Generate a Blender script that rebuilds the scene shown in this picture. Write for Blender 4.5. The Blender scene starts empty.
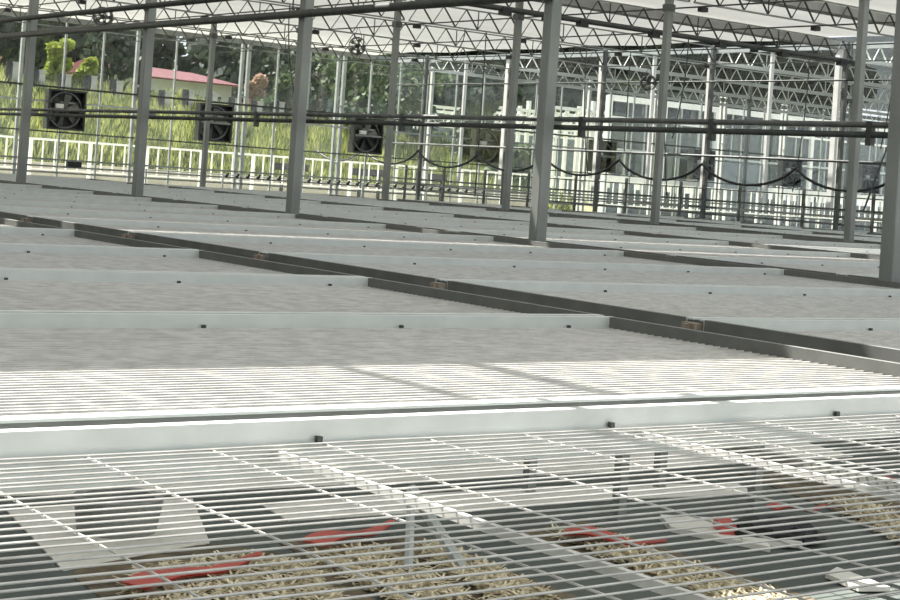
import bpy, bmesh, math, random
from mathutils import Vector, Matrix
random.seed(7)
S = bpy.context.scene
COL = S.collection
V = Vector
R = math.radians

# ------------------------------------------------------------------ camera
F, PITCH, ROLL, YAW = 1609.4, 0.016415, 0.069259, 0.643086
CAM = V((-4.343, -4.646, 1.25)); PX, PY = 450.0, 152.63
fw = V((math.sin(YAW)*math.cos(PITCH), math.cos(YAW)*math.cos(PITCH), math.sin(PITCH)))
r0 = fw.cross(V((0, 0, 1))).normalized(); u0 = r0.cross(fw)
rt = r0*math.cos(ROLL) + u0*math.sin(ROLL); up = -r0*math.sin(ROLL) + u0*math.cos(ROLL)
cd = bpy.data.cameras.new('camera'); co = bpy.data.objects.new('camera', cd); COL.objects.link(co)
cd.sensor_width = 36; cd.lens = F*36/900; cd.shift_y = -(300-PY)/900; cd.clip_start = 0.05; cd.clip_end = 600
M4 = Matrix((rt, up, -fw)).transposed().to_4x4(); M4.translation = CAM; co.matrix_world = M4
S.camera = co

def ppx(x, y, z):                       # world point to pixel, only used to leave out repeats outside the frame
    d = V((x, y, z)) - CAM; k = d.dot(fw)
    if k < 0.3: return None
    return (PX + F*d.dot(rt)/k, PY - F*d.dot(up)/k)
def inframe(pts, m=60):
    q = [ppx(*p) for p in pts]; q = [a for a in q if a]
    if not q: return False
    xs = [a[0] for a in q]; ys = [a[1] for a in q]
    return max(xs) > -m and min(xs) < 900+m and max(ys) > -m and min(ys) < 600+m

# ------------------------------------------------------------------ light
w = bpy.data.worlds.new('world'); S.world = w; w.use_nodes = True
bg = w.node_tree.nodes['Background']; bg.inputs[0].default_value = (0.86, 0.93, 1.0, 1); bg.inputs[1].default_value = 1.3
sl = bpy.data.lights.new('sun', 'SUN'); sl.energy = 18.0; sl.angle = R(0.6); sl.color = (1.0, 0.965, 0.9)
so = bpy.data.objects.new('sun', sl); COL.objects.link(so)
SUND = V((0.16, -0.50, -1.0)).normalized()          # travel direction of the light
so.rotation_euler = SUND.to_track_quat('-Z', 'Y').to_euler(); so.location = (0, 0, 30)
S.view_settings.view_transform = 'Standard'; S.view_settings.look = 'None'
S.view_settings.gamma = 1.0; S.view_settings.use_curve_mapping = False
S.view_settings.exposure = 0.0

# ------------------------------------------------------------------ materials
def mat(name, col, rough=0.6, metal=0.0, noise=0.0, scale=8.0, col2=None, bump=0.0, stretch=None, trans=0.0):
    m = bpy.data.materials.new(name); m.use_nodes = True
    nt = m.node_tree; b = nt.nodes['Principled BSDF']
    b.inputs['Roughness'].default_value = rough; b.inputs['Metallic'].default_value = metal
    b.inputs['Base Color'].default_value = (*col, 1)
    if noise or col2 or bump:
        tc = nt.nodes.new('ShaderNodeTexCoord'); src = tc.outputs['Object']
        if stretch:
            mp = nt.nodes.new('ShaderNodeMapping'); mp.inputs['Scale'].default_value = stretch
            nt.links.new(src, mp.inputs[0]); src = mp.outputs[0]
        n = nt.nodes.new('ShaderNodeTexNoise'); n.inputs['Scale'].default_value = scale; n.inputs['Detail'].default_value = 5
        nt.links.new(src, n.inputs['Vector'])
        cr = nt.nodes.new('ShaderNodeValToRGB'); cr.color_ramp.elements[0].position = 0.35; cr.color_ramp.elements[1].position = 0.65
        c2 = col2 if col2 else tuple(min(1, c*(1+noise)) for c in col)
        c1 = col if col2 else tuple(c*(1-noise) for c in col)
        cr.color_ramp.elements[0].color = (*c1, 1); cr.color_ramp.elements[1].color = (*c2, 1)
        nt.links.new(n.outputs['Fac'], cr.inputs[0]); nt.links.new(cr.outputs[0], b.inputs['Base Color'])
        if bump:
            bp = nt.nodes.new('ShaderNodeBump'); bp.inputs['Strength'].default_value = bump
            nt.links.new(n.outputs['Fac'], bp.inputs['Height']); nt.links.new(bp.outputs[0], b.inputs['Normal'])
    if trans:
        tr = nt.nodes.new('ShaderNodeBsdfTranslucent'); mx = nt.nodes.new('ShaderNodeMixShader'); mx.inputs[0].default_value = trans
        tr.inputs[0].default_value = (*(col2 or col), 1)
        if noise or col2: nt.links.new(cr.outputs[0], tr.inputs[0])
        nt.links.new(b.outputs[0], mx.inputs[1]); nt.links.new(tr.outputs[0], mx.inputs[2])
        nt.links.new(mx.outputs[0], nt.nodes['Material Output'].inputs[0])
    return m
M = {}
M['galv'] = mat('galvanised steel', (0.26, 0.275, 0.26), 0.55, 0.25, 0.12, 6, stretch=(1, 1, 0.25))
M['galv_light'] = mat('light galvanised steel', (0.42, 0.45, 0.44), 0.5, 0.1, 0.1, 5)
M['rim'] = mat('aluminium rim', (0.64, 0.67, 0.65), 0.45, 0.12, 0.05, 9)
M['wire'] = mat('galvanised wire', (0.64, 0.625, 0.60), 0.45, 0.1, 0.15, 14)
M['dark'] = mat('dark steel', (0.055, 0.06, 0.055), 0.55, 0.2, 0.2, 10)
M['darkgrey'] = mat('weathered grey steel', (0.12, 0.125, 0.12), 0.55, 0.2, 0.2, 10)
M['black'] = mat('black plastic', (0.012, 0.012, 0.013), 0.5)
M['white'] = mat('white paint', (0.80, 0.80, 0.77), 0.5, 0, 0.05, 4)
M['fanhouse'] = mat('fan housing', (0.05, 0.055, 0.05), 0.5, 0.3)
M['fanblade'] = mat('fan blade', (0.13, 0.135, 0.13), 0.35, 0.6)
M['screen'] = mat('white shade screen', (0.74, 0.74, 0.71), 0.9, 0, 0.05, 0.8, trans=0.125)
M['screenband'] = mat('folded grey screen', (0.50, 0.50, 0.48), 0.9, 0, 0.08, 3, trans=0.12)
M['blocker'] = mat('dark light blocker', (0.10, 0.11, 0.10), 0.9)  # for the added blocker at left, out of view
M['rail_shade'] = mat('steel rail with painted shade', (0.17, 0.175, 0.165), 0.6, 0.2, 0.1, 9)  # darker than the rim to paint in the shade on end faces
M['floor'] = mat('concrete floor', (0.075, 0.09, 0.082), 0.85, 0, col2=(0.11, 0.125, 0.115), scale=1.6)
M['road'] = mat('pale concrete', (0.42, 0.40, 0.33), 0.9, 0, 0.1, 1)
M['soil'] = mat('brown soil', (0.075, 0.06, 0.04), 0.95, 0, col2=(0.2, 0.16, 0.1), scale=14, bump=0.5)
M['straw'] = mat('dry straw', (0.34, 0.27, 0.15), 0.85, 0, col2=(0.90, 0.82, 0.60), scale=30)
M['red'] = mat('red plastic', (0.62, 0.12, 0.09), 0.45, 0, 0.1, 6, trans=0.2)
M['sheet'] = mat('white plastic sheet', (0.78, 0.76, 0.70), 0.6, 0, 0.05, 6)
M['bank'] = mat('grassy bank', (0.10, 0.12, 0.04), 0.95, 0, col2=(0.30, 0.30, 0.14), scale=0.7)
M['grass1'] = mat('yellow green grass', (0.38, 0.40, 0.14), 0.7, 0, 0.2, 0.6, trans=0.35)
M['grass2'] = mat('green grass', (0.14, 0.17, 0.06), 0.7, 0, 0.2, 0.6, trans=0.35)
M['leaf1'] = mat('dark foliage', (0.045, 0.065, 0.04), 0.7, 0, 0.3, 0.8, trans=0.25)
M['leaf2'] = mat('green foliage', (0.085, 0.125, 0.055), 0.7, 0, 0.3, 0.8, trans=0.3)
M['leaf3'] = mat('yellow foliage', (0.30, 0.36, 0.07), 0.7, 0, 0.2, 0.8, trans=0.35)
M['leaf4'] = mat('reddish foliage', (0.42, 0.30, 0.22), 0.7, 0, 0.2, 0.8, trans=0.3)
M['bark'] = mat('bark', (0.10, 0.075, 0.05), 0.9, 0, 0.3, 5)
M['redroof'] = mat('red roof', (0.10, 0.02, 0.028), 0.7, 0, 0.12, 1.5)
M['render'] = mat('white render', (0.60, 0.64, 0.62), 0.8, 0, 0.06, 1)
M['pane'] = mat('dark window', (0.04, 0.05, 0.055), 0.15)
M['bluegrey'] = mat('blue grey panel', (0.10, 0.125, 0.145), 0.6, 0, 0.15, 1.2)
M['concrete'] = mat('concrete post', (0.38, 0.38, 0.35), 0.85, 0, 0.1, 3)
M['rust'] = mat('brown bracket', (0.30, 0.25, 0.20), 0.7, 0.2, 0.2, 20)
def glassmat(name, tint, gl):
    m = bpy.data.materials.new(name); m.use_nodes = True; nt = m.node_tree
    for n in list(nt.nodes):
        if n.type != 'OUTPUT_MATERIAL': nt.nodes.remove(n)
    t = nt.nodes.new('ShaderNodeBsdfTransparent'); t.inputs[0].default_value = (*tint, 1)
    g = nt.nodes.new('ShaderNodeBsdfGlossy'); g.inputs['Roughness'].default_value = 0.08
    x = nt.nodes.new('ShaderNodeMixShader'); x.inputs[0].default_value = gl
    nt.links.new(t.outputs[0], x.inputs[1]); nt.links.new(g.outputs[0], x.inputs[2])
    nt.links.new(x.outputs[0], nt.nodes['Material Output'].inputs[0]); return m
M['glass'] = glassmat('clear greenhouse glass', (0.95, 0.96, 0.95), 0.04)
M['glass2'] = glassmat('dim greenhouse glass', (0.30, 0.33, 0.32), 0.06)

# ------------------------------------------------------------------ mesh helpers
class MB:
    def __init__(s): s.v = []; s.f = []
    def poly(s, pts):
        n = len(s.v); s.v += [tuple(p) for p in pts]; s.f.append(tuple(range(n, n+len(pts)))); return s
    def box(s, x0, y0, z0, x1, y1, z1):
        n = len(s.v)
        s.v += [(x0,y0,z0),(x1,y0,z0),(x1,y1,z0),(x0,y1,z0),(x0,y0,z1),(x1,y0,z1),(x1,y1,z1),(x0,y1,z1)]
        s.f += [tuple(n+i for i in q) for q in ((0,3,2,1),(4,5,6,7),(0,1,5,4),(1,2,6,5),(2,3,7,6),(3,0,4,7))]; return s
    def cbox(s, c, d): return s.box(c[0]-d[0]/2, c[1]-d[1]/2, c[2]-d[2]/2, c[0]+d[0]/2, c[1]+d[1]/2, c[2]+d[2]/2)
    def bar(s, a, b, r, n=6, r2=None, caps=True):
        a, b = V(a), V(b); d = (b-a).normalized()
        h = V((0, 0, 1)) if abs(d.z) < 0.95 else V((1, 0, 0))
        p = d.cross(h).normalized(); q = d.cross(p); k = len(s.v); r2 = r if r2 is None else r2
        for c, rr in ((a, r), (b, r2)):
            for i in range(n):
                t = 2*math.pi*(i+.5)/n; s.v.append(tuple(c + (p*math.cos(t)+q*math.sin(t))*rr))
        for i in range(n): j = (i+1) % n; s.f.append((k+i, k+j, k+n+j, k+n+i))
        if caps: s.f.append(tuple(k+n-1-i for i in range(n))); s.f.append(tuple(k+n+i for i in range(n)))
        return s
    def tube(s, pts, r, n=6):
        pts = [V(p) for p in pts]; k = len(s.v); m = len(pts)
        for i, c in enumerate(pts):
            d = (pts[min(i+1, m-1)] - pts[max(i-1, 0)]).normalized()
            h = V((0, 0, 1)) if abs(d.z) < 0.95 else V((1, 0, 0))
            p = d.cross(h).normalized(); q = d.cross(p)
            for j in range(n):
                t = 2*math.pi*j/n; s.v.append(tuple(c + (p*math.cos(t)+q*math.sin(t))*r))
        for i in range(m-1):
            for j in range(n):
                l = (j+1) % n; s.f.append((k+i*n+j, k+i*n+l, k+(i+1)*n+l, k+(i+1)*n+j))
        s.f.append(tuple(k+n-1-j for j in range(n))); s.f.append(tuple(k+(m-1)*n+j for j in range(n)))
        return s
    def build(s, name, m, parent=None, smooth=False):
        me = bpy.data.meshes.new(name); me.from_pydata(s.v, [], s.f); me.materials.append(m)
        if smooth: me.polygons.foreach_set('use_smooth', [True]*len(me.polygons))
        me.update(); o = bpy.data.objects.new(name, me); COL.objects.link(o)
        if parent: o.parent = parent
        return o
def tag(o, label, cat, group=None, kind=None):
    o['label'] = label; o['category'] = cat
    if group: o['group'] = group
    if kind: o['kind'] = kind
    return o
def empty(name, loc=(0, 0, 0), rz=0.0):
    o = bpy.data.objects.new(name, None); COL.objects.link(o); o.location = loc; o.rotation_euler = (0, 0, rz)
    o.empty_display_size = 0.1; return o
def struct(o): o['kind'] = 'structure'; return o
def copy_tree(o, parent=None):
    c = o.copy(); COL.objects.link(c); c.parent = parent
    for ch in o.children: copy_tree(ch, c)
    return c
ORD = ['first','second','third','fourth','fifth','sixth','seventh','eighth','ninth','tenth','eleventh','twelfth','thirteenth','fourteenth','fifteenth','sixteenth','seventeenth','eighteenth']

# ------------------------------------------------------------------ setting
WY = 38.0                                            # far glass wall
struct(MB().box(-60, -9, -0.2, 75, WY, 0).build('floor', M['floor']))
struct(MB().box(-60, WY, -0.2, 260, 62, -0.01).build('ground', M['road']))
struct(MB().box(-60, -60, -0.2, 75, -9, -0.01).build('ground_front', M['concrete']))  # unseen ground, added to bounce sun onto the bench sides

# shade screen ceiling: strips running across, with the gaps that let the sun in
ZC = 5.08
gaps = [(-14, -13.9)]
def gap_for(y0, y1, z=0.70):                          # gap in the screen whose sun patch covers y0..y1 at height z
    k = (ZC-z)*(-SUND.y/SUND.z*-1)
    sh = (ZC-z)*abs(SUND.y/SUND.z)
    return (y0+sh, y1+sh)
G = [gap_for(-2.60, -0.92), gap_for(6.12, 6.34), gap_for(7.75, 8.0)]
cuts = [-9]
for a, b in G: cuts += [a, b]
cuts.append(WY)
trussY = [-1.6, 2.6, 6.5, 10.8, 15.1, 19.3, 23.6, 27.7, 31.9, 36.0]
mb = MB()
for i in range(0, len(cuts), 2):
    y0, y1 = cuts[i], cuts[i+1]
    # gently sagging between truss rows
    ys = [y0] + [y for t in trussY for y in (t-0.05, t+2.0) if y0 < y < y1] + [y1]
    ys = sorted(ys)
    for a, b in zip(ys, ys[1:]):
        def hz(y):
            t = min(trussY, key=lambda q: abs(q-y)); return ZC - (0.0 if abs(t-y) < 0.3 else 0.06)
        for k in range(34):
            xa = -60 + k*4.0; xb = min(xa+4.0, 24.3)
            if xa >= 24.3: break
            mb.poly([(xa, a, hz(a)), (xb, a, hz(a)), (xb, b, hz(b)), (xa, b, hz(b))])
struct(mb.build('ceiling', M['screen']))

# far glass wall
wall = struct(empty('wall_far', (0, WY, 0)))
k = 0
mp = MB(); mm = MB()
for i in range(-2, 18):
    X = 12.77 + 3.45*i
    if X < 3: continue
    (MB().cbox((X-0.10, 0, 2.54), (0.09, 0.10, 5.08)).cbox((X+0.12, 0, 2.54), (0.10, 0.10, 5.08))
       .cbox((X+0.01, 0, 1.5), (0.14, 0.05, 0.05)).cbox((X+0.01, 0, 3.3), (0.14, 0.05, 0.05))).build('wall_post', M['galv_light'] if X < 24 else M['white'], wall)
    for j in (1, 2): mm.cbox((X+1.15*j, 0, 2.54), (0.05, 0.05, 5.08))
mm.build('mullion', M['galv_light'], wall)
for z, t, m in ((3.05, 0.055, 'dark'), (2.64, 0.05, 'galv_light'), (1.80, 0.04, 'darkgrey'), (1.03, 0.05, 'galv'), (0.84, 0.05, 'galv'), (0.67, 0.05, 'galv'), (4.95, 0.14, 'galv')):
    MB().box(3, -0.10, z-t/2, 73, -0.05, z+t/2).build('wall_rail', M[m], wall)
MB().box(3, 0.06, 0.02, 73, 0.065, 5.0).build('glass_pane', M['glass'], wall)
MB().box(3, -0.06, 0, 73, 0.06, 0.30).build('sill', M['galv_light'], wall)

# added unseen light blocker at left, and right glass side wall
struct(MB().box(-9.1, -9, 0, -9.0, WY, 5.0).build('left_light_blocker', M['blocker']))
wr = struct(empty('wall_right', (24.98, 0, 0)))
y = 11.7; i = 0
while y < WY:
    big = i % 2 == 0
    MB().box(0, y-(.07 if big else .03), 1.2, .10, y+(.07 if big else .03), 5.0).build('wall_post', M['white'], wr); y += 2.03; i += 1
MB().box(-.02, 8, 4.86, .12, WY, 5.0).build('wall_rail', M['galv_light'], wr)
MB().box(0, 8, 3.05, .05, WY, 3.10).build('wall_rail', M['galv_light'], wr)
MB().box(.11, 8, .1, .115, WY, 4.9).build('glass_pane', M['glass'], wr)
# ------------------------------------------------------------------ columns
colY = {5.06: [2.6, 6.5, 10.75, 14.65, 18.6], 15.42: [11.4, 15.65, 19.8, 23.95, 27.9, 32.2], 24.9: [19.5, 23.7, 27.7, 31.7, 35.9], 35.2: [27.7, 31.9, 36.0], 45.5: [36.0]}
rown = {5.06: 'beside the nearer bench rows', 15.42: 'in the middle column line', 24.9: 'in the line with the looped black cable', 35.2: 'behind the low rails', 45.5: 'at the far right of the hall'}
for X, ys in colY.items():
    for i, Y in enumerate(ys):
        if not inframe([(X, Y, .75), (X, Y, 4.9)], 10): continue
        c = empty('steel_column', (X, Y, 0))
        mb = MB(); h = 0.06 if X < 24 else 0.05
        o = mb.cbox((0, 0, 2.52), (2*h, 2*h, 5.04)).build('shaft', M['galv'] if X != 24.9 else M['darkgrey'], c)
        bv = o.modifiers.new('b', 'BEVEL'); bv.width = 0.012; bv.segments = 2
        MB().cbox((0, 0, 0.012), (0.26, 0.26, 0.024)).build('base_plate', M['galv'], c)
        MB().cbox((0, 0, 4.50), (2*h+.04, 2*h+.04, 0.12)).build('head_bracket', M['darkgrey'], c)
        tag(c, 'grey square steel column %s, %s counted from the right' % (rown[X], ORD[i]), 'column', 'steel columns of the greenhouse')

M['roofglass'] = glassmat('dusty roof glass', (0.42, 0.43, 0.42), 0.05)
struct(MB().box(26.2, 6, 5.30, 62, WY, 5.31).build('roof_outer', M['roofglass']))
# ------------------------------------------------------------------ trusses
xb = [-5.2, 5.06, 15.42, 24.9, 35.2, 45.5, 56]
for i, Y in enumerate(trussY):
    for j in range(6):
        x0, x1 = xb[j], xb[j+1]
        if not any(inframe([(x0+(x1-x0)*t, Y, 4.58), (x0+(x1-x0)*t, Y, 4.95)], 0) for t in [q/12 for q in range(13)]): continue
        t = empty('roof_truss', (x0, Y, 0)); L = x1-x0
        wh = x0 > 24
        MB().box(0.06, -0.02, 4.99, L-0.06, 0.02, 5.02).build('top_chord', M['white' if wh else 'galv'], t)
        MB().box(0.06, -0.02 if not wh else -.05, 4.565, L-0.06, 0.02 if not wh else .05, 4.595 if not wh else 4.66).build('bottom_chord', M['white' if wh else 'galv'], t)
        n = int(round(L/0.62)); p = (L-0.12)/n; wb = MB()
        for q in range(n):
            a = 0.06+q*p
            wb.bar((a, 0, 4.59), (a+p*0.45, 0, 5.0), 0.011, 4); wb.bar((a+p*0.45, 0, 5.0), (a+p, 0, 4.59), 0.019, 4)
            if q % 4 == 2: wb.bar((a+p, 0, 4.59), (a+p, 0, 5.0), 0.013, 4)
        wb.build('lattice', M['white' if wh else 'dark'], t)
        nm = ['left of the near columns', 'between near and middle columns', 'between middle columns and looped cable', 'just outside the right glass wall', 'farther outside the right wall', 'farthest outside the right wall'][j]
        tag(t, 'lattice roof truss %s, %s row back' % (nm, ORD[i]), 'truss', 'lattice trusses under the ceiling')

# purlins along the other way
for k in range(-2, 9):
    X = 0.95 + 2.95*k
    if abs(X-24.9) < .2: X -= .3
    y0 = -8 if X < 3 else 4
    hw_ = .04 if k == -1 else .012  # one purlin out of view is widened to cast the thick shadow streak
    o = MB().box(X-hw_, y0, 4.52, X+hw_, WY-0.2, 4.545)
    if k == -1: o.box(X-0.50, y0, 4.5, X-0.45, WY-0.2, 4.545)  # extra bar added out of view to cast the thinner streak
    pl = o.build('roof_purlin', M['dark'])
    tag(pl, 'thin dark lengthwise purlin under the trusses, %s from the left' % (ORD[k+2]), 'purlin', 'lengthwise purlins under the trusses')
    for Y in trussY[4:9]:
        if inframe([(X, Y, 4.5)], 0): MB().cbox((X, Y+0.0, 4.48), (0.14, 0.12, 0.08)).build('clamp', M['black'], pl)

# grey folded screen bands beside the trusses
for i, Y in enumerate(trussY):
    if Y not in (15.1, 19.3): continue
    for j in range(1, 3):
        x0, x1 = xb[j]+0.12, xb[j+1]-0.12
        if not any(inframe([(x0+(x1-x0)*t, Y+0.3, 4.8)], 0) for t in [q/12 for q in range(13)]): continue
        mb = MB(); n = 5
        for q in range(n):
            ya = Y+0.10+q*0.07; mb.box(x0, ya, 4.84+0.03*(q % 2), x1, ya+0.055, 5.0)
        tag(mb.build('folded_screen', M['screenband']), 'grey bundle of folded shade screen along the %s truss row, %s bay' % (ORD[i], ORD[j]), 'screen', 'folded screens beside the trusses')

# dark drive shaft along the truss at Y=19.3 with its gear clamps
ds = empty('drive_shaft', (11.5, 19.2, 4.53))
MB().bar((0, -0.06, 0), (13.3, -0.06, 0), 0.055, 10).build('shaft', M['dark'], ds)
for q in range(7): MB().cbox((1.1+q*1.95, -0.06, -0.05), (0.22, 0.14, 0.14)).build('clamp', M['black'], ds)
tag(ds, 'thick dark shaft with black clamps along the truss at upper right', 'shaft')

# pipes along the nearer column line
def pipe(name, pts, r, m, label, cat='pipe', group=None, seg=8):
    return tag(MB().tube(pts, r, seg).build(name, M[m], None, True), label, cat, group)
pipe('overhead_pipe', [(4.95, -2, 3.225), (4.95, 21, 3.225), (4.95, 30, 3.24)], 0.038, 'dark', 'upper of the two dark pipes crossing the top left')
pipe('overhead_pipe', [(4.95, -2, 2.955), (4.95, 10, 2.965), (4.95, 30, 3.0)], 0.045, 'dark', 'lower and thicker of the two dark pipes crossing the top left')
dp = empty('heating_pipe_pair', (5.24, 0, 0))
MB().tube([(0, 0, 1.865), (0, 38, 1.865)], 0.022, 8).build('pipe', M['darkgrey'], dp, True)
MB().tube([(0, 0, 1.79), (0, 38, 1.79)], 0.024, 8).build('pipe', M['dark'], dp, True)
for y in (3.0, 4.6, 6.2, 9, 12, 15, 18): MB().cbox((0, y, 1.80), (0.05, 0.05, 0.18)).build('bracket', M['dark'], dp)
for y in (2.6, 6.5, 10.75, 14.65, 18.6): MB().box(-0.12, y-0.02, 1.81, 0.0, y+0.02, 1.84).build('arm', M['galv'], dp)
tag(dp, 'pair of horizontal pipes fixed one above the other to the nearer columns', 'pipe')
# rails and posts along the third column line
rl = empty('low_rail_fence', (24.98, 0, 0))
for z in (0.83, 1.0, 1.17): MB().box(-0.02, 13.5, z-0.025, 0.02, 37.9, z+0.025).build('rail', M['darkgrey'], rl)
y = 14.5
while y < 37:
    if min(abs(y-c) for c in colY[24.9]) > 0.4: MB().box(-0.03, y-0.03, 0, 0.03, y+0.03, 1.6).build('post', M['darkgrey'], rl)
    y += 2.02
tag(rl, 'low fence of three dark rails on thin posts beyond the benches', 'fence')
pipe('rail_pipe', [(24.80, 13, 2.27), (24.80, 37.8, 2.27)], 0.03, 'darkgrey', 'dark straight rail the black cable loops hang from')
pipe('tension_wire', [(24.80, 12, 4.13), (24.80, 37.8, 4.12)], 0.022, 'dark', 'thin dark wire running high across the right half')
pipe('tension_wire', [(24.80, 14, 1.45), (24.80, 37.8, 1.47)], 0.014, 'darkgrey', 'thin dark wire passing just under the cable loops')
# looped cable
pts = []
for k in range(8):
    ya = 17.6 + 3.03*k
    for q in range(10):
        t = q/10; s = 4*t*(1-t)
        pts.append((24.72, ya+3.03*t, 2.06 - 0.46*s**0.8))
pts.append((24.72, 17.6+3.03*8-.1, 1.95))
fc = empty('looped_cable', (0, 0, 0))
MB().tube(pts, 0.034, 6).build('cable', M['black'], fc, True)
for k in range(8): MB().bar((24.74, 17.6+3.03*k, 2.06), (24.79, 17.6+3.03*k, 2.25), 0.008, 4).build('hanger', M['dark'], fc)
tag(fc, 'black cable hanging in even loops under the dark rail', 'cable')

# hanging wires from the roof
hw = [((17.0, 23.6), 3.9), ((17.6, 23.6), 0.9), ((19.0, 19.3), 1.2), ((19.6, 19.3), 2.4), ((22.0, 23.6), 2.2), ((12.5, 23.6), 2.6), ((21.0, 15.1), 2.4), ((10.0, 19.3), 3.9), ((20.6, 23.6), 1.6), ((23.4, 19.3), 1.5)]
HL = ['left of the middle', 'second left of the middle', 'long one in the middle', 'short one in the middle', 'right of the middle', 'beside the round fan', 'right of the second column', 'at the left', 'right of the middle column', 'nearest the right glass wall']
for i, ((x, y), zb) in enumerate(hw):
    dx = 0.35*((i % 3)-1); pp = [(x+dx*t*t, y+0.2*dx*t, 4.58+(zb-4.58)*t) for t in [q/8 for q in range(9)]]
    tag(MB().tube(pp, 0.013, 5).build('hanging_cable', M['dark'], None, True), 'thin dark cable hanging from the roof, %s' % HL[i], 'cable', 'thin cables hanging from the roof')
sb = [(24.0, 17.5, 4.5), (21.4, 15.6, 1.0)]
tag(MB().tube([(16.4, 10.8, 4.58), (16.0, 11.1, 2.6), (15.6, 11.3, 1.2)], 0.016, 6).build('hanging_cable', M['darkgrey'], None, True), 'slanting grey cable beside the middle column at upper right', 'cable')

# ------------------------------------------------------------------ benches
def long_rail(w, ya, yb, wa, ledge):                  # channel profile, open to the outside, with a ledge for the mesh
    b = MB(); b.box(0, ya, 0.094, w, yb, 0.10).box(0, ya, 0.0, w, yb, 0.006).box(0, wa, 0.006, w, wa+.004, 0.094)
    return b.box(0.03, ledge, 0.0, w-0.03, ledge+0.03, 0.012)
def wires(w, d, sp, cross, r, sag=0.0, rs=None):
    b = MB(); rs = rs or random.Random(3); n = int((d-0.12)/sp)
    for i in range(n+1):
        y = 0.055 + i*(d-0.11)/n + rs.uniform(-.002, .002)
        if sag:
            pts = [(0.032 + (w-0.064)*q/9, y+rs.uniform(-.003, .003), 0.056+rs.uniform(-sag, sag)) for q in range(10)]
            b.tube(pts, r, 5)
        else: b.bar((0.032, y, 0.056), (w-0.032, y, 0.056), r, 4)
    m = int((w-0.1)/cross)
    for i in range(m+1):
        x = 0.05 + i*(w-0.1)/m
        b.bar((x, 0.045, 0.056-2*r), (x, d-0.035, 0.056-2*r), r, 4)
    return b
protos = {}
def make_bench(w, d, fine):
    o = empty('mesh_bench'); t_ = .039
    long_rail(w, 0, .039, .035, .039).build('long_rail', M['rim'], o); long_rail(w, d-.03, d, d-.03, d-.06).build('long_rail', M['rim'], o)
    MB().box(.004, .006, .006, w-.004, t_-.004, .094).build('channel_shade', M['rail_shade'], o)  # dark fill painting the shade inside the open channel
    for a in (0, w-0.03): MB().box(a, 0.04, 0, a+0.03, d-0.03, 0.10).build('end_rail', M['rail_shade'], o)
    (wires(w, d, 0.038, 0.245, 0.0021 if fine else 0.0040, 0.0012 if fine else 0)).build('wire_mesh', M['wire'], o)
    nb = int((w-.8)/0.98)
    for i in range(nb+1):
        x = 0.76+i*0.98; MB().box(x-0.006, 0.03, 0.030, x+0.006, d-0.03, 0.046).build('support_bar', M['wire'], o)
    for sx in (0.12, w-0.12):
        for sy in (0.25, d-0.25): MB().box(sx-0.02, sy-0.02, -0.65, sx+0.02, sy+0.02, 0.0).build('leg', M['galv'], o)
        MB().box(sx-0.02, 0.27, -0.30, sx+0.02, d-0.27, -0.26).build('crossbar', M['galv'], o)
    for i in range(6):
        x = 0.25 + i*(w-0.5)/5
        MB().cbox((x, d-0.04, 0.062), (0.012, 0.012, 0.012)).build('mesh_clip', M['dark'], o)
    return o
rows = [  # x0, x1, far edge of bench k = y0 + k*pitch, k range, gap
    (-4.42, 0.05, 0.08, 1.71, range(-1, 6), 'in the front row before the diagonal aisle'),
    (0.45, 4.93, -0.02, 1.745, range(0, 15), 'in the row just beyond the diagonal aisle'),
    (5.17, 9.62, 1.32, 1.78, range(0, 15), 'in the row behind the nearer columns'),
    (9.80, 14.20, 2.65, 1.80, range(0, 13), 'in the row before the middle columns'),
    (15.55, 18.75, 6.2, 1.75, range(0, 11), 'in the row behind the middle columns'),
    (18.95, 22.45, 7.9, 1.75, range(0, 9), 'in the farthest row by the low rails')]
nb_ = 0
for ri, (x0, x1, yf, pt, ks, rn) in enumerate(rows):
    cnt = 0
    for k in ks:
        y1 = yf + k*pt; d = pt-0.035; y0 = y1-d
        if ri == 0 and k == -1: y1 = -1.885; y0 = -3.80; d = y1-y0
        if ri == 0 and k == 0: y0 = -1.795; d = y1-y0
        if not inframe([(x, y, .75) for x in (x0, (x0+x1)/2, x1) for y in (y0, y1)], 5): continue
        key = (round(x1-x0, 3), round(d, 3), ri == 0 and k < 0)
        if key not in protos: o = make_bench(*key); protos[key] = o
        else: o = copy_tree(protos[key])
        o.location = (x0, y0, 0.65)
        cnt += 1; nb_ += 1
        if ri == 0 and k == -1: lb = 'nearest long wire-mesh bench with straw showing through its wires'
        elif ri == 0 and k == 0: lb = 'second bench from the front, half in bright sun, with dark shadow streaks'
        else: lb = 'grey wire-mesh bench %s, %s from its right end' % (rn, ORD[cnt-1])
        tag(o, lb, 'bench', 'wire mesh growing benches')
# brackets in the diagonal aisle
for k in range(0, 5):
    y = -0.02 + k*1.745 + 0.017
    tag(MB().box(0.405, y-0.04, 0.66, 0.445, y+0.04, 0.735).cbox((0.395, y, 0.70), (0.02, 0.03, 0.06)).build('corner_bracket', M['rust']), 'small brown bracket at a bench corner in the diagonal aisle, %s from the right' % ORD[k], 'bracket', 'brackets in the diagonal aisle')

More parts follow.
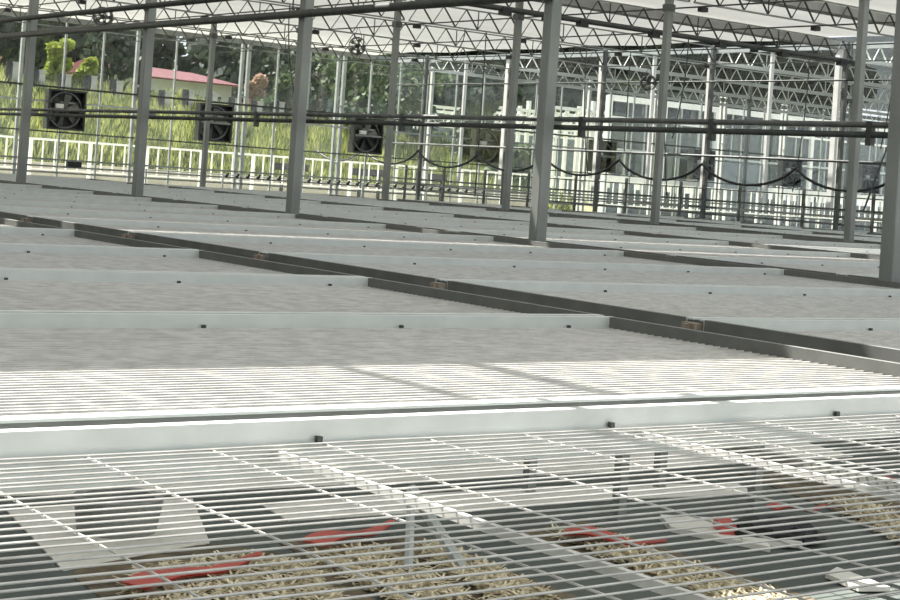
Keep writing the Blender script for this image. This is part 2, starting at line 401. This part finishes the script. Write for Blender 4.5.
# ------------------------------------------------------------------ exhaust fans on the far wall
def make_fan():
    o = empty('exhaust_fan'); h = 0.56
    b = MB()
    for (x0, z0, x1, z1) in ((-h, -h, -h+.07, h), (h-.05, -h, h, h), (-h+.07, -h, h-.05, -h+.05), (-h+.07, h-.05, h-.05, h)): b.box(x0, -0.22, z0, x1, 0.06, z1)
    b.build('housing', M['fanhouse'], o)
    MB().box(-h+.02, 0.03, -h+.02, h-.02, 0.05, h-.02).build('shutter', M['black'], o)
    rg = MB(); n = 28
    for i in range(n):
        a, c = 2*math.pi*i/n, 2*math.pi*(i+1)/n
        for (ra, rb) in ((0.47, 0.515),):
            p = [(ra*math.cos(a), -0.10, ra*math.sin(a)), (ra*math.cos(c), -0.10, ra*math.sin(c)), (rb*math.cos(c), -0.10, rb*math.sin(c)), (rb*math.cos(a), -0.10, rb*math.sin(a))]
            rg.poly(p); rg.poly([(x, y+.10, z) for x, y, z in reversed(p)])
            rg.poly([p[0], (p[0][0], 0, p[0][2]), (p[1][0], 0, p[1][2]), p[1]])
    rg.build('ring', M['fanblade'], o)
    for i in range(6):
        a = i*math.pi/3+0.35; ca, sa = math.cos(a), math.sin(a); b = MB()
        def P(r_, w_, y): return (r_*ca-w_*sa, y, r_*sa+w_*ca)
        b.poly([P(.07, -.05, -.05), P(.44, -.12, -.08), P(.45, .07, .0), P(.07, .04, -.01)])
        b.poly([P(.07, .04, -.018), P(.45, .07, -.008), P(.44, -.12, -.088), P(.07, -.05, -.058)])
        b.build('blade', M['fanblade'], o)
    MB().bar((0, -0.14, 0), (0, 0, 0), 0.07, 12).build('hub', M['fanhouse'], o)
    MB().box(-h+.05, -0.2, -0.03, h-.05, -0.16, 0.03).build('motor_bar', M['galv'], o)
    MB().cbox((-0.22, -0.2, 0.10), (0.22, 0.10, 0.12)).build('motor', M['white'], o)  # white and oversized to paint the bright spot of a sunlit blade
    return o
fan = make_fan(); fx = [13.95, 18.65, 24.1, 28.95, 34.2, 39.2, 44.1, 48.9]
for i, X in enumerate(fx):
    o = fan if i == 0 else copy_tree(fan)
    o.location = (X, WY-0.12, 2.43)
    tag(o, 'square dark exhaust fan on the far glass wall, %s from the left' % ORD[i], 'fan', 'exhaust fans on the far wall')
    for ch in o.children: pass
# round circulation fans hanging under the trusses
def make_drum():
    o = empty('circulation_fan'); n = 18; b = MB()
    for i in range(n):
        a, c = 2*math.pi*i/n, 2*math.pi*(i+1)/n
        q = [(0.20*math.cos(t), y, 0.20*math.sin(t)) for t, y in ((a, -.14), (c, -.14), (c, .14), (a, .14))]
        b.poly(q); b.poly([(x*.93, y, z*.93) for x, y, z in reversed(q)])
    b.build('drum', M['black'], o)
    g = MB()
    for rr in (0.06, 0.12, 0.18): g.tube([(rr*math.cos(2*math.pi*i/16), -0.15, rr*math.sin(2*math.pi*i/16)) for i in range(17)], 0.006, 4)
    for i in range(6): g.bar((0.03*math.cos(i*1.047), -.15, .03*math.sin(i*1.047)), (.19*math.cos(i*1.047), -.15, .19*math.sin(i*1.047)), 0.006, 4)
    g.build('guard', M['darkgrey'], o)
    for i in range(5):
        a = i*1.2566; ca, sa = math.cos(a), math.sin(a)
        MB().poly([(.03*ca, 0, .03*sa), (.17*ca+.05*sa, -.04, .17*sa-.05*ca), (.17*ca-.05*sa, .04, .17*sa+.05*ca)]).build('blade', M['galv'], o)
    MB().bar((0, -0.08, 0), (0, 0.1, 0), 0.05, 10).build('motor', M['dark'], o)
    MB().bar((-0.1, 0, 0.17), (-0.01, 0, 0.42), 0.008, 4).bar((0.1, 0, 0.17), (0.01, 0, 0.42), 0.008, 4).build('hanger', M['dark'], o)
    return o
dr = make_drum()
for i, (p, rz, lb) in enumerate([((15.75, 25.95, 4.12), -.6, 'round black circulation fan hanging below the truss left of centre'), ((9.8, 26.57, 4.12), -.6, 'round black circulation fan hanging at the top left'), ((24.55, 25.6, 4.08), -.6, 'small grey round fan hanging at upper right')]):
    o = dr if i == 0 else copy_tree(dr); o.location = p; o.rotation_euler = (0, 0, rz)
    tag(o, lb, 'fan', 'round fans under the roof')

# drip rail with nozzles and black box near the far wall
nr = empty('nozzle_rail', (0, WY-0.35, 0))
MB().tube([(16, 0, 0.92), (33, 0, 0.92)], 0.018, 6).build('pipe', M['galv_light'], nr)
for i in range(28): MB().bar((19.1+i*0.36, 0, 0.84), (19.16+i*0.36, -.03, 0.98), 0.055, 6, 0.03).build('nozzle', M['black'], nr)
for i in range(7): MB().box(16.5+i*2.5-.02, -.02, 0, 16.5+i*2.5+.02, .02, 0.92).build('stake', M['galv_light'], nr)
tag(nr, 'low pale pipe with a row of small black nozzles before the far wall', 'pipe')
tag(MB().cbox((14.35, WY-0.16, 0.93), (0.42, 0.12, 0.15)).build('control_box', M['black']), 'small black box on the wall rails below the leftmost fan', 'box')

# ------------------------------------------------------------------ ground things seen through the nearest bench
def straw(name, poly, label, n, seed, h=0.03):
    rs = random.Random(seed); b = MB(); cx = sum(p[0] for p in poly)/len(poly); cy = sum(p[1] for p in poly)/len(poly)
    def inside(x, y):
        c = False; j = len(poly)-1
        for i in range(len(poly)):
            if (poly[i][1] > y) != (poly[j][1] > y) and x < (poly[j][0]-poly[i][0])*(y-poly[i][1])/(poly[j][1]-poly[i][1])+poly[i][0]: c = not c
            j = i
        return c
    xs = [p[0] for p in poly]; ys = [p[1] for p in poly]; i = 0
    while i < n:
        x, y = rs.uniform(min(xs), max(xs)), rs.uniform(min(ys), max(ys))
        if not inside(x, y): continue
        i += 1; a = rs.uniform(0, 3.14); l = rs.uniform(.012, .05); z = rs.uniform(.004, h)
        dx, dy = math.cos(a)*l, math.sin(a)*l; wx, wy = -math.sin(a)*.0035, math.cos(a)*.0035; dz = rs.uniform(-.012, .02)
        b.poly([(x-dx-wx, y-dy-wy, z), (x+dx-wx, y+dy-wy, z+dz), (x+dx+wx, y+dy+wy, z+dz), (x-dx+wx, y-dy+wy, z)])
    o = b.build(name, M['straw'])
    return tag(o, label, 'straw', kind='stuff')
def soil(poly, label):
    b = MB(); b.poly([(x, y, 0.004) for x, y in poly]); n = len(poly)
    b.poly([(x, y, 0.0005) for x, y in reversed(poly)])
    for i in range(n): j = (i+1) % n; b.poly([(poly[i][0], poly[i][1], .0005), (poly[j][0], poly[j][1], .0005), (poly[j][0], poly[j][1], .004), (poly[i][0], poly[i][1], .004)])
    return tag(b.build('soil_patch', M['soil']), label, 'soil', kind='stuff')
soil([(-2.4, -1.3), (-1.75, -1.5), (-1.5, -.3), (-1.7, 0.0), (-2.15, .02), (-2.3, -.2)], 'brown soil strip at the bottom left under the nearest bench')
soil([(-1.62, -1.3), (-1.0, -1.3), (-.98, -.15), (-1.5, -.05)], 'brown soil strip in the middle under the nearest bench')
soil([(-0.72, -1.9), (-.30, -1.9), (-.22, -.15), (-.6, -.2)], 'brown soil strip right of the middle under the nearest bench')
soil([(0.6, -1.5), (1.15, -1.5), (1.9, .3), (1.2, .4)], 'brown soil strip at the right under the nearest bench')
straw('straw', [(-2.28, -1.1), (-1.85, -1.1), (-1.6, -.42), (-1.68, -.22), (-2.1, -.25), (-2.25, -.4)], 'dry straw pile at the bottom left seen through the wires', 2600, 1)
straw('straw', [(-1.58, -.9), (-1.34, -.9), (-1.24, -.28), (-1.42, -.22), (-1.55, -.3)], 'dry straw left of the slanting brace', 1100, 2)
straw('straw', [(-1.3, -1.0), (-1.1, -1.0), (-1.04, -.5), (-1.02, -.33), (-1.16, -.36)], 'dry straw right of the slanting brace', 1100, 3)
straw('straw', [(-.72, -1.7), (-.42, -1.7), (-.36, -.5), (-.37, -.35), (-.52, -.27)], 'dry straw strip right of the middle bench bars', 1700, 4)
straw('straw', [(.66, -.95), (.9, -.95), (1.25, -.25), (1.02, -.28)], 'dry straw strip at the right edge under the wires', 900, 5)
def strip(name, a, b, w_, m, label, cat, z=0.05):
    a, b = V((*a, z)), V((*b, z)); d = (b-a); nx = V((-d.y, d.x, 0)).normalized()*w_/2; mb = MB(); n = 8
    top = []
    for i in range(n+1):
        t = i/n; c = a+d*t+V((0, 0, 0.012*math.sin(7*t))); k = 0.6+0.5*math.sin(3*t+1)
        top.append((c-nx*k, c+nx*k))
    for (p, q), (s_, t_) in zip(top, top[1:]):
        mb.poly([p, s_, t_, q]); dn = V((0, 0, .006)); mb.poly([p-dn, q-dn, t_-dn, s_-dn])
    return tag(mb.build(name, M[m]), label, cat)
strip('plastic_strip', (-2.26, -.52), (-1.74, -.34), 0.10, 'red', 'red plastic strip lying over the bottom left straw', 'plastic strip')
strip('plastic_strip', (-1.50, -.26), (-1.07, -.10), 0.10, 'red', 'red plastic strip lying behind the slanting brace', 'plastic strip')
strip('plastic_strip', (-.56, -.42), (-.32, -.68), 0.12, 'red', 'short red plastic strip right of the middle', 'plastic strip')
strip('plastic_strip', (.55, -.38), (.80, -.44), 0.08, 'red', 'short red plastic strip before the right straw', 'plastic strip')
strip('plastic_strip', (1.50, -.05), (1.85, -.22), 0.10, 'red', 'red plastic strip at the right edge', 'plastic strip')
# slanting brace
br = MB().bar((-1.36, -.60, 0.02), (-1.18, -.34, 0.22), 0.016, 6).bar((-1.18, -.34, .22), (-1.16, -.62, .02), 0.02, 6).cbox((-1.36, -.60, .01), (.08, .08, .02)).cbox((-1.16, -.62, .01), (.08, .08, .02)).build('brace', M['galv_light'])
tag(br, 'slanting grey metal brace standing between two straw patches', 'brace')
# round grey tub
b = MB(); n = 24
for i in range(n):
    a, c = 2*math.pi*i/n, 2*math.pi*(i+1)/n
    o1 = lambda t, r_, z: (r_*math.cos(t), r_*math.sin(t), z)
    b.poly([o1(a, .13, 0), o1(c, .13, 0), o1(c, .15, .12), o1(a, .15, .12)]); b.poly([o1(a, .15, .12), o1(c, .15, .12), o1(c, .12, .12), o1(a, .12, .12)])
    b.poly([o1(a, .12, .12), o1(c, .12, .12), o1(c, .11, .03), o1(a, .11, .03)]); b.poly([o1(a, .11, .03), o1(c, .11, .03), (0, 0, .03)])
tub = b.build('round_tub', M['galv']); tub.location = (-1.93, .28, 0)
tag(tub, 'round grey tub on the floor under the nearest bench, at the left', 'tub')
# sheets and boards, plus white strips painting sunlit floor
def slab(name, poly, z, t, m, label, cat):
    b = MB(); n = len(poly); b.poly([(x, y, z+t) for x, y in poly]); b.poly([(x, y, z) for x, y in reversed(poly)])
    for i in range(n): j = (i+1) % n; b.poly([(*poly[i], z), (*poly[j], z), (*poly[j], z+t), (*poly[i], z+t)])
    return tag(b.build(name, M[m]), label, cat)
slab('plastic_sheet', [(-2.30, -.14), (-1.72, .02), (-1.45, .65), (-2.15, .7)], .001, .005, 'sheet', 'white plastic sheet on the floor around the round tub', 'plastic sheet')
slab('painted_sun_patch', [(-2.6, 1.0), (-1.2, .75), (.4, .62), (2.2, .55), (2.3, .95), (.6, 1.25), (-1.4, 1.35), (-2.6, 1.7)], .001, .004, 'sheet', 'white strip painting sunlit floor behind the round tub', 'painted sun patch')  # white colour stands for sun on the floor
slab('painted_sun_patch', [(-1.3, .22), (.2, .12), (.9, .02), (1.0, .22), (.1, .42), (-1.25, .5)], .001, .004, 'sheet', 'narrow white strip painting sunlit floor behind the red plastic strips', 'painted sun patch')
slab('white_board', [(-.02, -.40), (.10, -.22), (.40, -.42), (.10, -.78)], .001, .02, 'sheet', 'cream board on the floor left of the black bag', 'board')
slab('white_board', [(-.02, -1.13), (.1, -1.08), (.05, -1.34), (-.06, -1.30)], .006, .015, 'sheet', 'small pale board at the bottom right', 'board')
bagm = bmesh.new(); bmesh.ops.create_icosphere(bagm, subdivisions=3, radius=1)
for v in bagm.verts:
    v.co = V((v.co.x*.17, v.co.y*.10, max(-.3, v.co.z)*.06)) * (1+.18*math.sin(9*v.co.x+4*v.co.y)*math.cos(7*v.co.z+3*v.co.y))
me = bpy.data.meshes.new('bag'); bagm.to_mesh(me); me.materials.append(M['black'])
bag = bpy.data.objects.new('bag_body', me); be = empty('plastic_bag', (.27, -.66, .03), -.6); COL.objects.link(bag); bag.parent = be
MB().box(-.22, -.03, -.012, -.16, .10, .03).build('red_edge', M['red'], be); MB().box(-.16, -.13, -.02, .06, -.09, .0).build('white_edge', M['sheet'], be)
tag(be, 'crumpled black bag with red and white edges on the floor at the right', 'bag')

# ------------------------------------------------------------------ outside: railing, bank, posts, house
def white_rail(x0, x1, Y, z0, lab):
    o = empty('white_railing', (0, Y, 0))
    MB().box(x0, -.03, 1.60, x1, .03, 1.67).build('top_rail', M['white'], o)
    MB().box(x0, -.02, 0.62, x1, .02, 0.67).build('bottom_rail', M['white'], o)
    x = x0; i = 0; b = MB()
    while x < x1:
        b.box(x-.02, -.02, .67, x+.02, .02, 1.60) if i % 5 else b.box(x-.05, -.05, 0, x+.05, .05, 1.62)
        x += .42; i += 1
    b.build('balusters', M['white'], o)
    return tag(o, lab, 'railing')
white_rail(8, 33, 46, 0, 'white metal railing behind the glass wall, left part')
white_rail(33.5, 60, 45, 0, 'white metal railing behind the glass wall, right part')
def hbank(x, y):
    t = max(0, min(1, (y-50)/12)); e = 1 if x < 44 else max(0, 1-(x-44)/10)
    return (4.35 - 0.05*(x-20))*(t**.8)*e - 0.05 + 0.12*math.sin(x*1.3)*t + .1*math.sin(x*.5+y)*t
b = MB(); nx_, ny_ = 60, 20
for j in range(ny_+1):
    for i in range(nx_+1): x = -5+i*1.2; y = 50+j*1.6; b.v.append((x, y, hbank(x, y)))
for j in range(ny_):
    for i in range(nx_): a = j*(nx_+1)+i; b.f.append((a, a+1, a+nx_+2, a+nx_+1))
o = b.build('hillside', M['bank'], None, True); struct(o)
struct(MB().box(-120, 82, 0, 300, 240, 0.5).build('ground_beyond', M['bank']))
def grass(name, mm_, n, seed, label):
    rs = random.Random(seed); b = MB()
    for i in range(n):
        x, y = rs.uniform(8, 44.5), 50.3+rs.random()**1.2*12.5
        h = rs.uniform(.25, .75); z = hbank(x, y)-.05
        for q in range(3):
            a = rs.uniform(0, 6.28); dx, dy = math.cos(a)*.06, math.sin(a)*.06; lx, ly = rs.uniform(-.25, .25), rs.uniform(-.25, .25)
            b.poly([(x-dx, y-dy, z), (x+dx, y+dy, z), (x+lx, y+ly, z+h)])
    return tag(b.build(name, M[mm_]), label, 'grass', kind='stuff')
grass('tall_grass', 'grass1', 7000, 11, 'bright yellow green tall grass on the bank outside')
grass('weeds', 'grass2', 8000, 12, 'darker green weeds among the tall grass on the bank')
def blob_leaves(b, c, r, n, rs, s=.30):
    for i in range(n):
        while True:
            p = V((rs.uniform(-1, 1), rs.uniform(-1, 1), rs.uniform(-1, 1)))
            if .25 < p.length < 1: break
        p = V((c[0]+p.x*r[0], c[1]+p.y*r[1], c[2]+p.z*r[2])); q = V((rs.gauss(0, 1), rs.gauss(0, 1), rs.gauss(0, 1))).normalized(); t = q.orthogonal().normalized()*s*rs.uniform(.6, 1.3); u_ = q.cross(t).normalized()*s*.6
        b.poly([p-t, p+u_, p+t, p-u_])
def tree(X, Y, zb, h, rad, m, label, n=1500, seed=0, s=.32, group='trees behind the bank'):
    rs = random.Random(seed*13+5); o = empty('leafy_tree', (X, Y, zb)); b = MB()
    nb = 9
    for i in range(nb):
        a = rs.uniform(0, 6.28); q = rs.uniform(0, .6)*rad; z = h*(.30+.65*i/nb)
        rr = rad*rs.uniform(.45, .7)*(1.1-.5*i/nb)
        blob_leaves(b, (q*math.cos(a), q*math.sin(a), z), (rr, rr, rr*.8), n//nb, rs, s)
    b.build('foliage', M[m], o)
    MB().bar((0, 0, -.3), (0, 0, h*.8), .16*h/6, 7, .05).bar((0, 0, h*.35), (rad*.5, 0, h*.6), .07, 5, .03).bar((0, 0, h*.4), (-rad*.4, .3, h*.65), .07, 5, .03).build('trunk', M['bark'], o)
    return tag(o, label, 'tree', group)
ti = 0
for i in range(18):
    X = 17+i*5.0+random.uniform(-.8, .8); Y = 84+random.uniform(-2, 3)
    tree(X, Y, .4, random.uniform(15, 19), random.uniform(4.6, 5.6), 'leaf1' if i % 3 else 'leaf2', 'tall dark green tree in the back row of woods, %s from the left' % ORD[i], 5200, 20+i, .48)
for i, (X, Y, h, r_, m_, lb, z_) in enumerate([
    (23.9, 62, 2.3, .6, 'leaf3', 'bright yellow green bush tree at the top of the bank, upper left', 3.9),
    (25.3, 62, 1.9, .7, 'leaf3', 'small yellowish tree beside the second column from the left', 3.6),
    (19.6, 66, 5.0, 2.2, 'leaf1', 'dark tree at the far upper left above the bank', 3.8),
    (37.6, 68.5, 2.9, .7, 'leaf4', 'reddish orange shrub at the right end of the red roof', 3.2),
    (22.0, 66, 4.2, 1.0, 'leaf4', 'reddish shrub at the upper left beside a dark tree', 3.2),
    (28.0, 66, 6.5, 2.2, 'leaf1', 'dark tree left of the red roof', 3.2),
    (41.0, 68, 8.5, 3.4, 'leaf1', 'big dark tree behind the round fan', 2.2),
    (43.0, 76, 9.5, 3.0, 'leaf1', 'big dark tree behind the wires at the centre', 1.2),
    (38.5, 60, 5.6, 2.4, 'leaf2', 'mid green tree under the round fan left of centre', 2.9),
    (42.5, 62, 5.0, 2.6, 'leaf2', 'mid green tree right of the round fan', 2.2),
    (43.2, 57, 4.2, 1.8, 'leaf1', 'dark green tree left of the second greenhouse', 1.6),
    (34.8, 61, 2.2, 1.3, 'leaf2', 'low green bush on the bank right of the red roof', 3.2),
    (43.0, 53, 2.4, 1.8, 'leaf2', 'low green bush behind the looped cable', .6)]):
    tree(X, Y, z_, h, r_, m_, lb, 1300, 60+i, .22, 'smaller trees on the bank')
struct(MB().box(2, 49.6, 0, 41, 50.1, .85).build('trim_1', M['road']))
# fence piers along the top of the bank
for i in range(12):
    X = 21.3 + i*1.18; Y = 60.3
    o = empty('fence_pier', (X, Y, hbank(X, Y)-.1))
    MB().box(-.13, -.13, 0, .13, .13, 1.05).build('pier', M['concrete'], o); MB().box(-.36, -.10, 0.0, -.15, .10, 1.12).build('gate_leaf', M['black'], o)
    MB().box(-.16, -.16, 1.05, .16, .16, 1.1).build('cap', M['concrete'], o)
    tag(o, 'pale fence pier with dark infill on the bank top, %s from the left' % ORD[i], 'fence pier', 'fence piers on the bank')
# red roofed house
hs = empty('red_roof_house', (0, 70, 3.2))
MB().box(31.4, 0, -1, 37.0, 5, 2.25).build('wall', M['render'], hs)
MB().poly([(29.6, -.9, 2.2), (37.6, -.9, 2.1), (36.0, 2.5, 2.75), (29.8, 2.5, 2.95)]).poly([(37.6, -.9, 2.1), (37.6, 6, 2.1), (36.0, 2.5, 2.75)]).poly([(29.6, -.9, 2.2), (29.8, 2.5, 2.95), (29.6, 6, 2.2)]).poly([(29.6, 6, 2.2), (29.8, 2.5, 2.95), (36.0, 2.5, 2.75), (37.6, 6, 2.1)]).box(29.6, -.9, 2.08, 37.6, -.8, 2.15).build('roof', M['redroof'], hs)
for i in range(4): MB().box(31.9+i*1.3, -.04, .7, 32.5+i*1.3, .02, 1.5).build('window', M['pane'], hs)
tag(hs, 'white house with a long red roof at the top of the bank', 'house')
for i, (x, y) in enumerate([(26.7, 47.2), (30.2, 47.2), (33.4, 47.4)]):
    tag(MB().box(x, y, 1.15, x+1.2, y+.5, 1.42).box(x+.1, y+.1, 0, x+.2, y+.2, 1.15).box(x+1.0, y+.1, 0, x+1.1, y+.2, 1.15).build('trough', M['black']), 'dark trough behind the white railing, %s from the left' % ORD[i], 'trough', 'dark troughs outside')

# second greenhouse beyond, on the right
gh = empty('second_greenhouse', (0, 50, 0)); X0, X1 = 45.5, 87.5
for i in range(13):
    X = X0 + i*3.5
    MB().box(X-.12, -.12, 0, X+.12, .12, 5.6).build('post', M['white'], gh)
MB().box(X0, -.10, 5.35, X1, .10, 5.62).build('eave_beam', M['white'], gh)
MB().box(X0, -.07, 4.55, X1, .07, 4.66).build('eave_beam', M['white'], gh)
MB().box(X0, -.05, 3.1, X1, .05, 3.2).build('rail', M['galv_light'], gh)
MB().box(X0, -.05, 1.7, X1, .05, 1.95).build('rail', M['white'], gh)
b = MB()
for i in range(37):
    if i % 3: b.box(X0+i*1.1667-.035, -.04, 0, X0+i*1.1667+.035, .04, 5.4)
b.build('mullion', M['galv_light'], gh)
MB().box(X0, .03, 2.0, X1, .04, 5.4).build('glazing', M['glass2'], gh)
MB().box(X0, .03, 0, X1, .10, 1.35).build('lower_panel', M['bluegrey'], gh)
for j in range(1, 5):
    b = MB()
    for i in range(13): b.box(X0+i*3.5-.09, j*5-.09, 0, X0+i*3.5+.09, j*5+.09, 5.6)
    b.box(X0, j*5-.06, 5.0, X1, j*5+.06, 5.16); b.box(X0, j*5-.05, 4.2, X1, j*5+.05, 4.3)
    for i in range(60): b.bar((X0+i*.7, j*5, 4.3), (X0+i*.7+.35, j*5, 5.0), .03, 4, caps=False); b.bar((X0+i*.7+.35, j*5, 5.0), (X0+i*.7+.7, j*5, 4.3), .03, 4, caps=False)
    b.build('inner_frame', M['white'], gh)
MB().box(X0, 24, 0, X1, 24.1, 5.4).build('back_wall', M['bluegrey'], gh)
tag(gh, 'second greenhouse with white posts and beams beyond the glass wall', 'greenhouse')
tag(MB().box(50.2, 47.2, .3, 53.4, 48.6, 2.9).box(50.5, 47.1, .0, 50.9, 48.7, .5).box(52.5, 47.1, 0, 52.9, 48.7, .5).build('blue_container', M['bluegrey']), 'dull blue container standing before the second greenhouse', 'container')
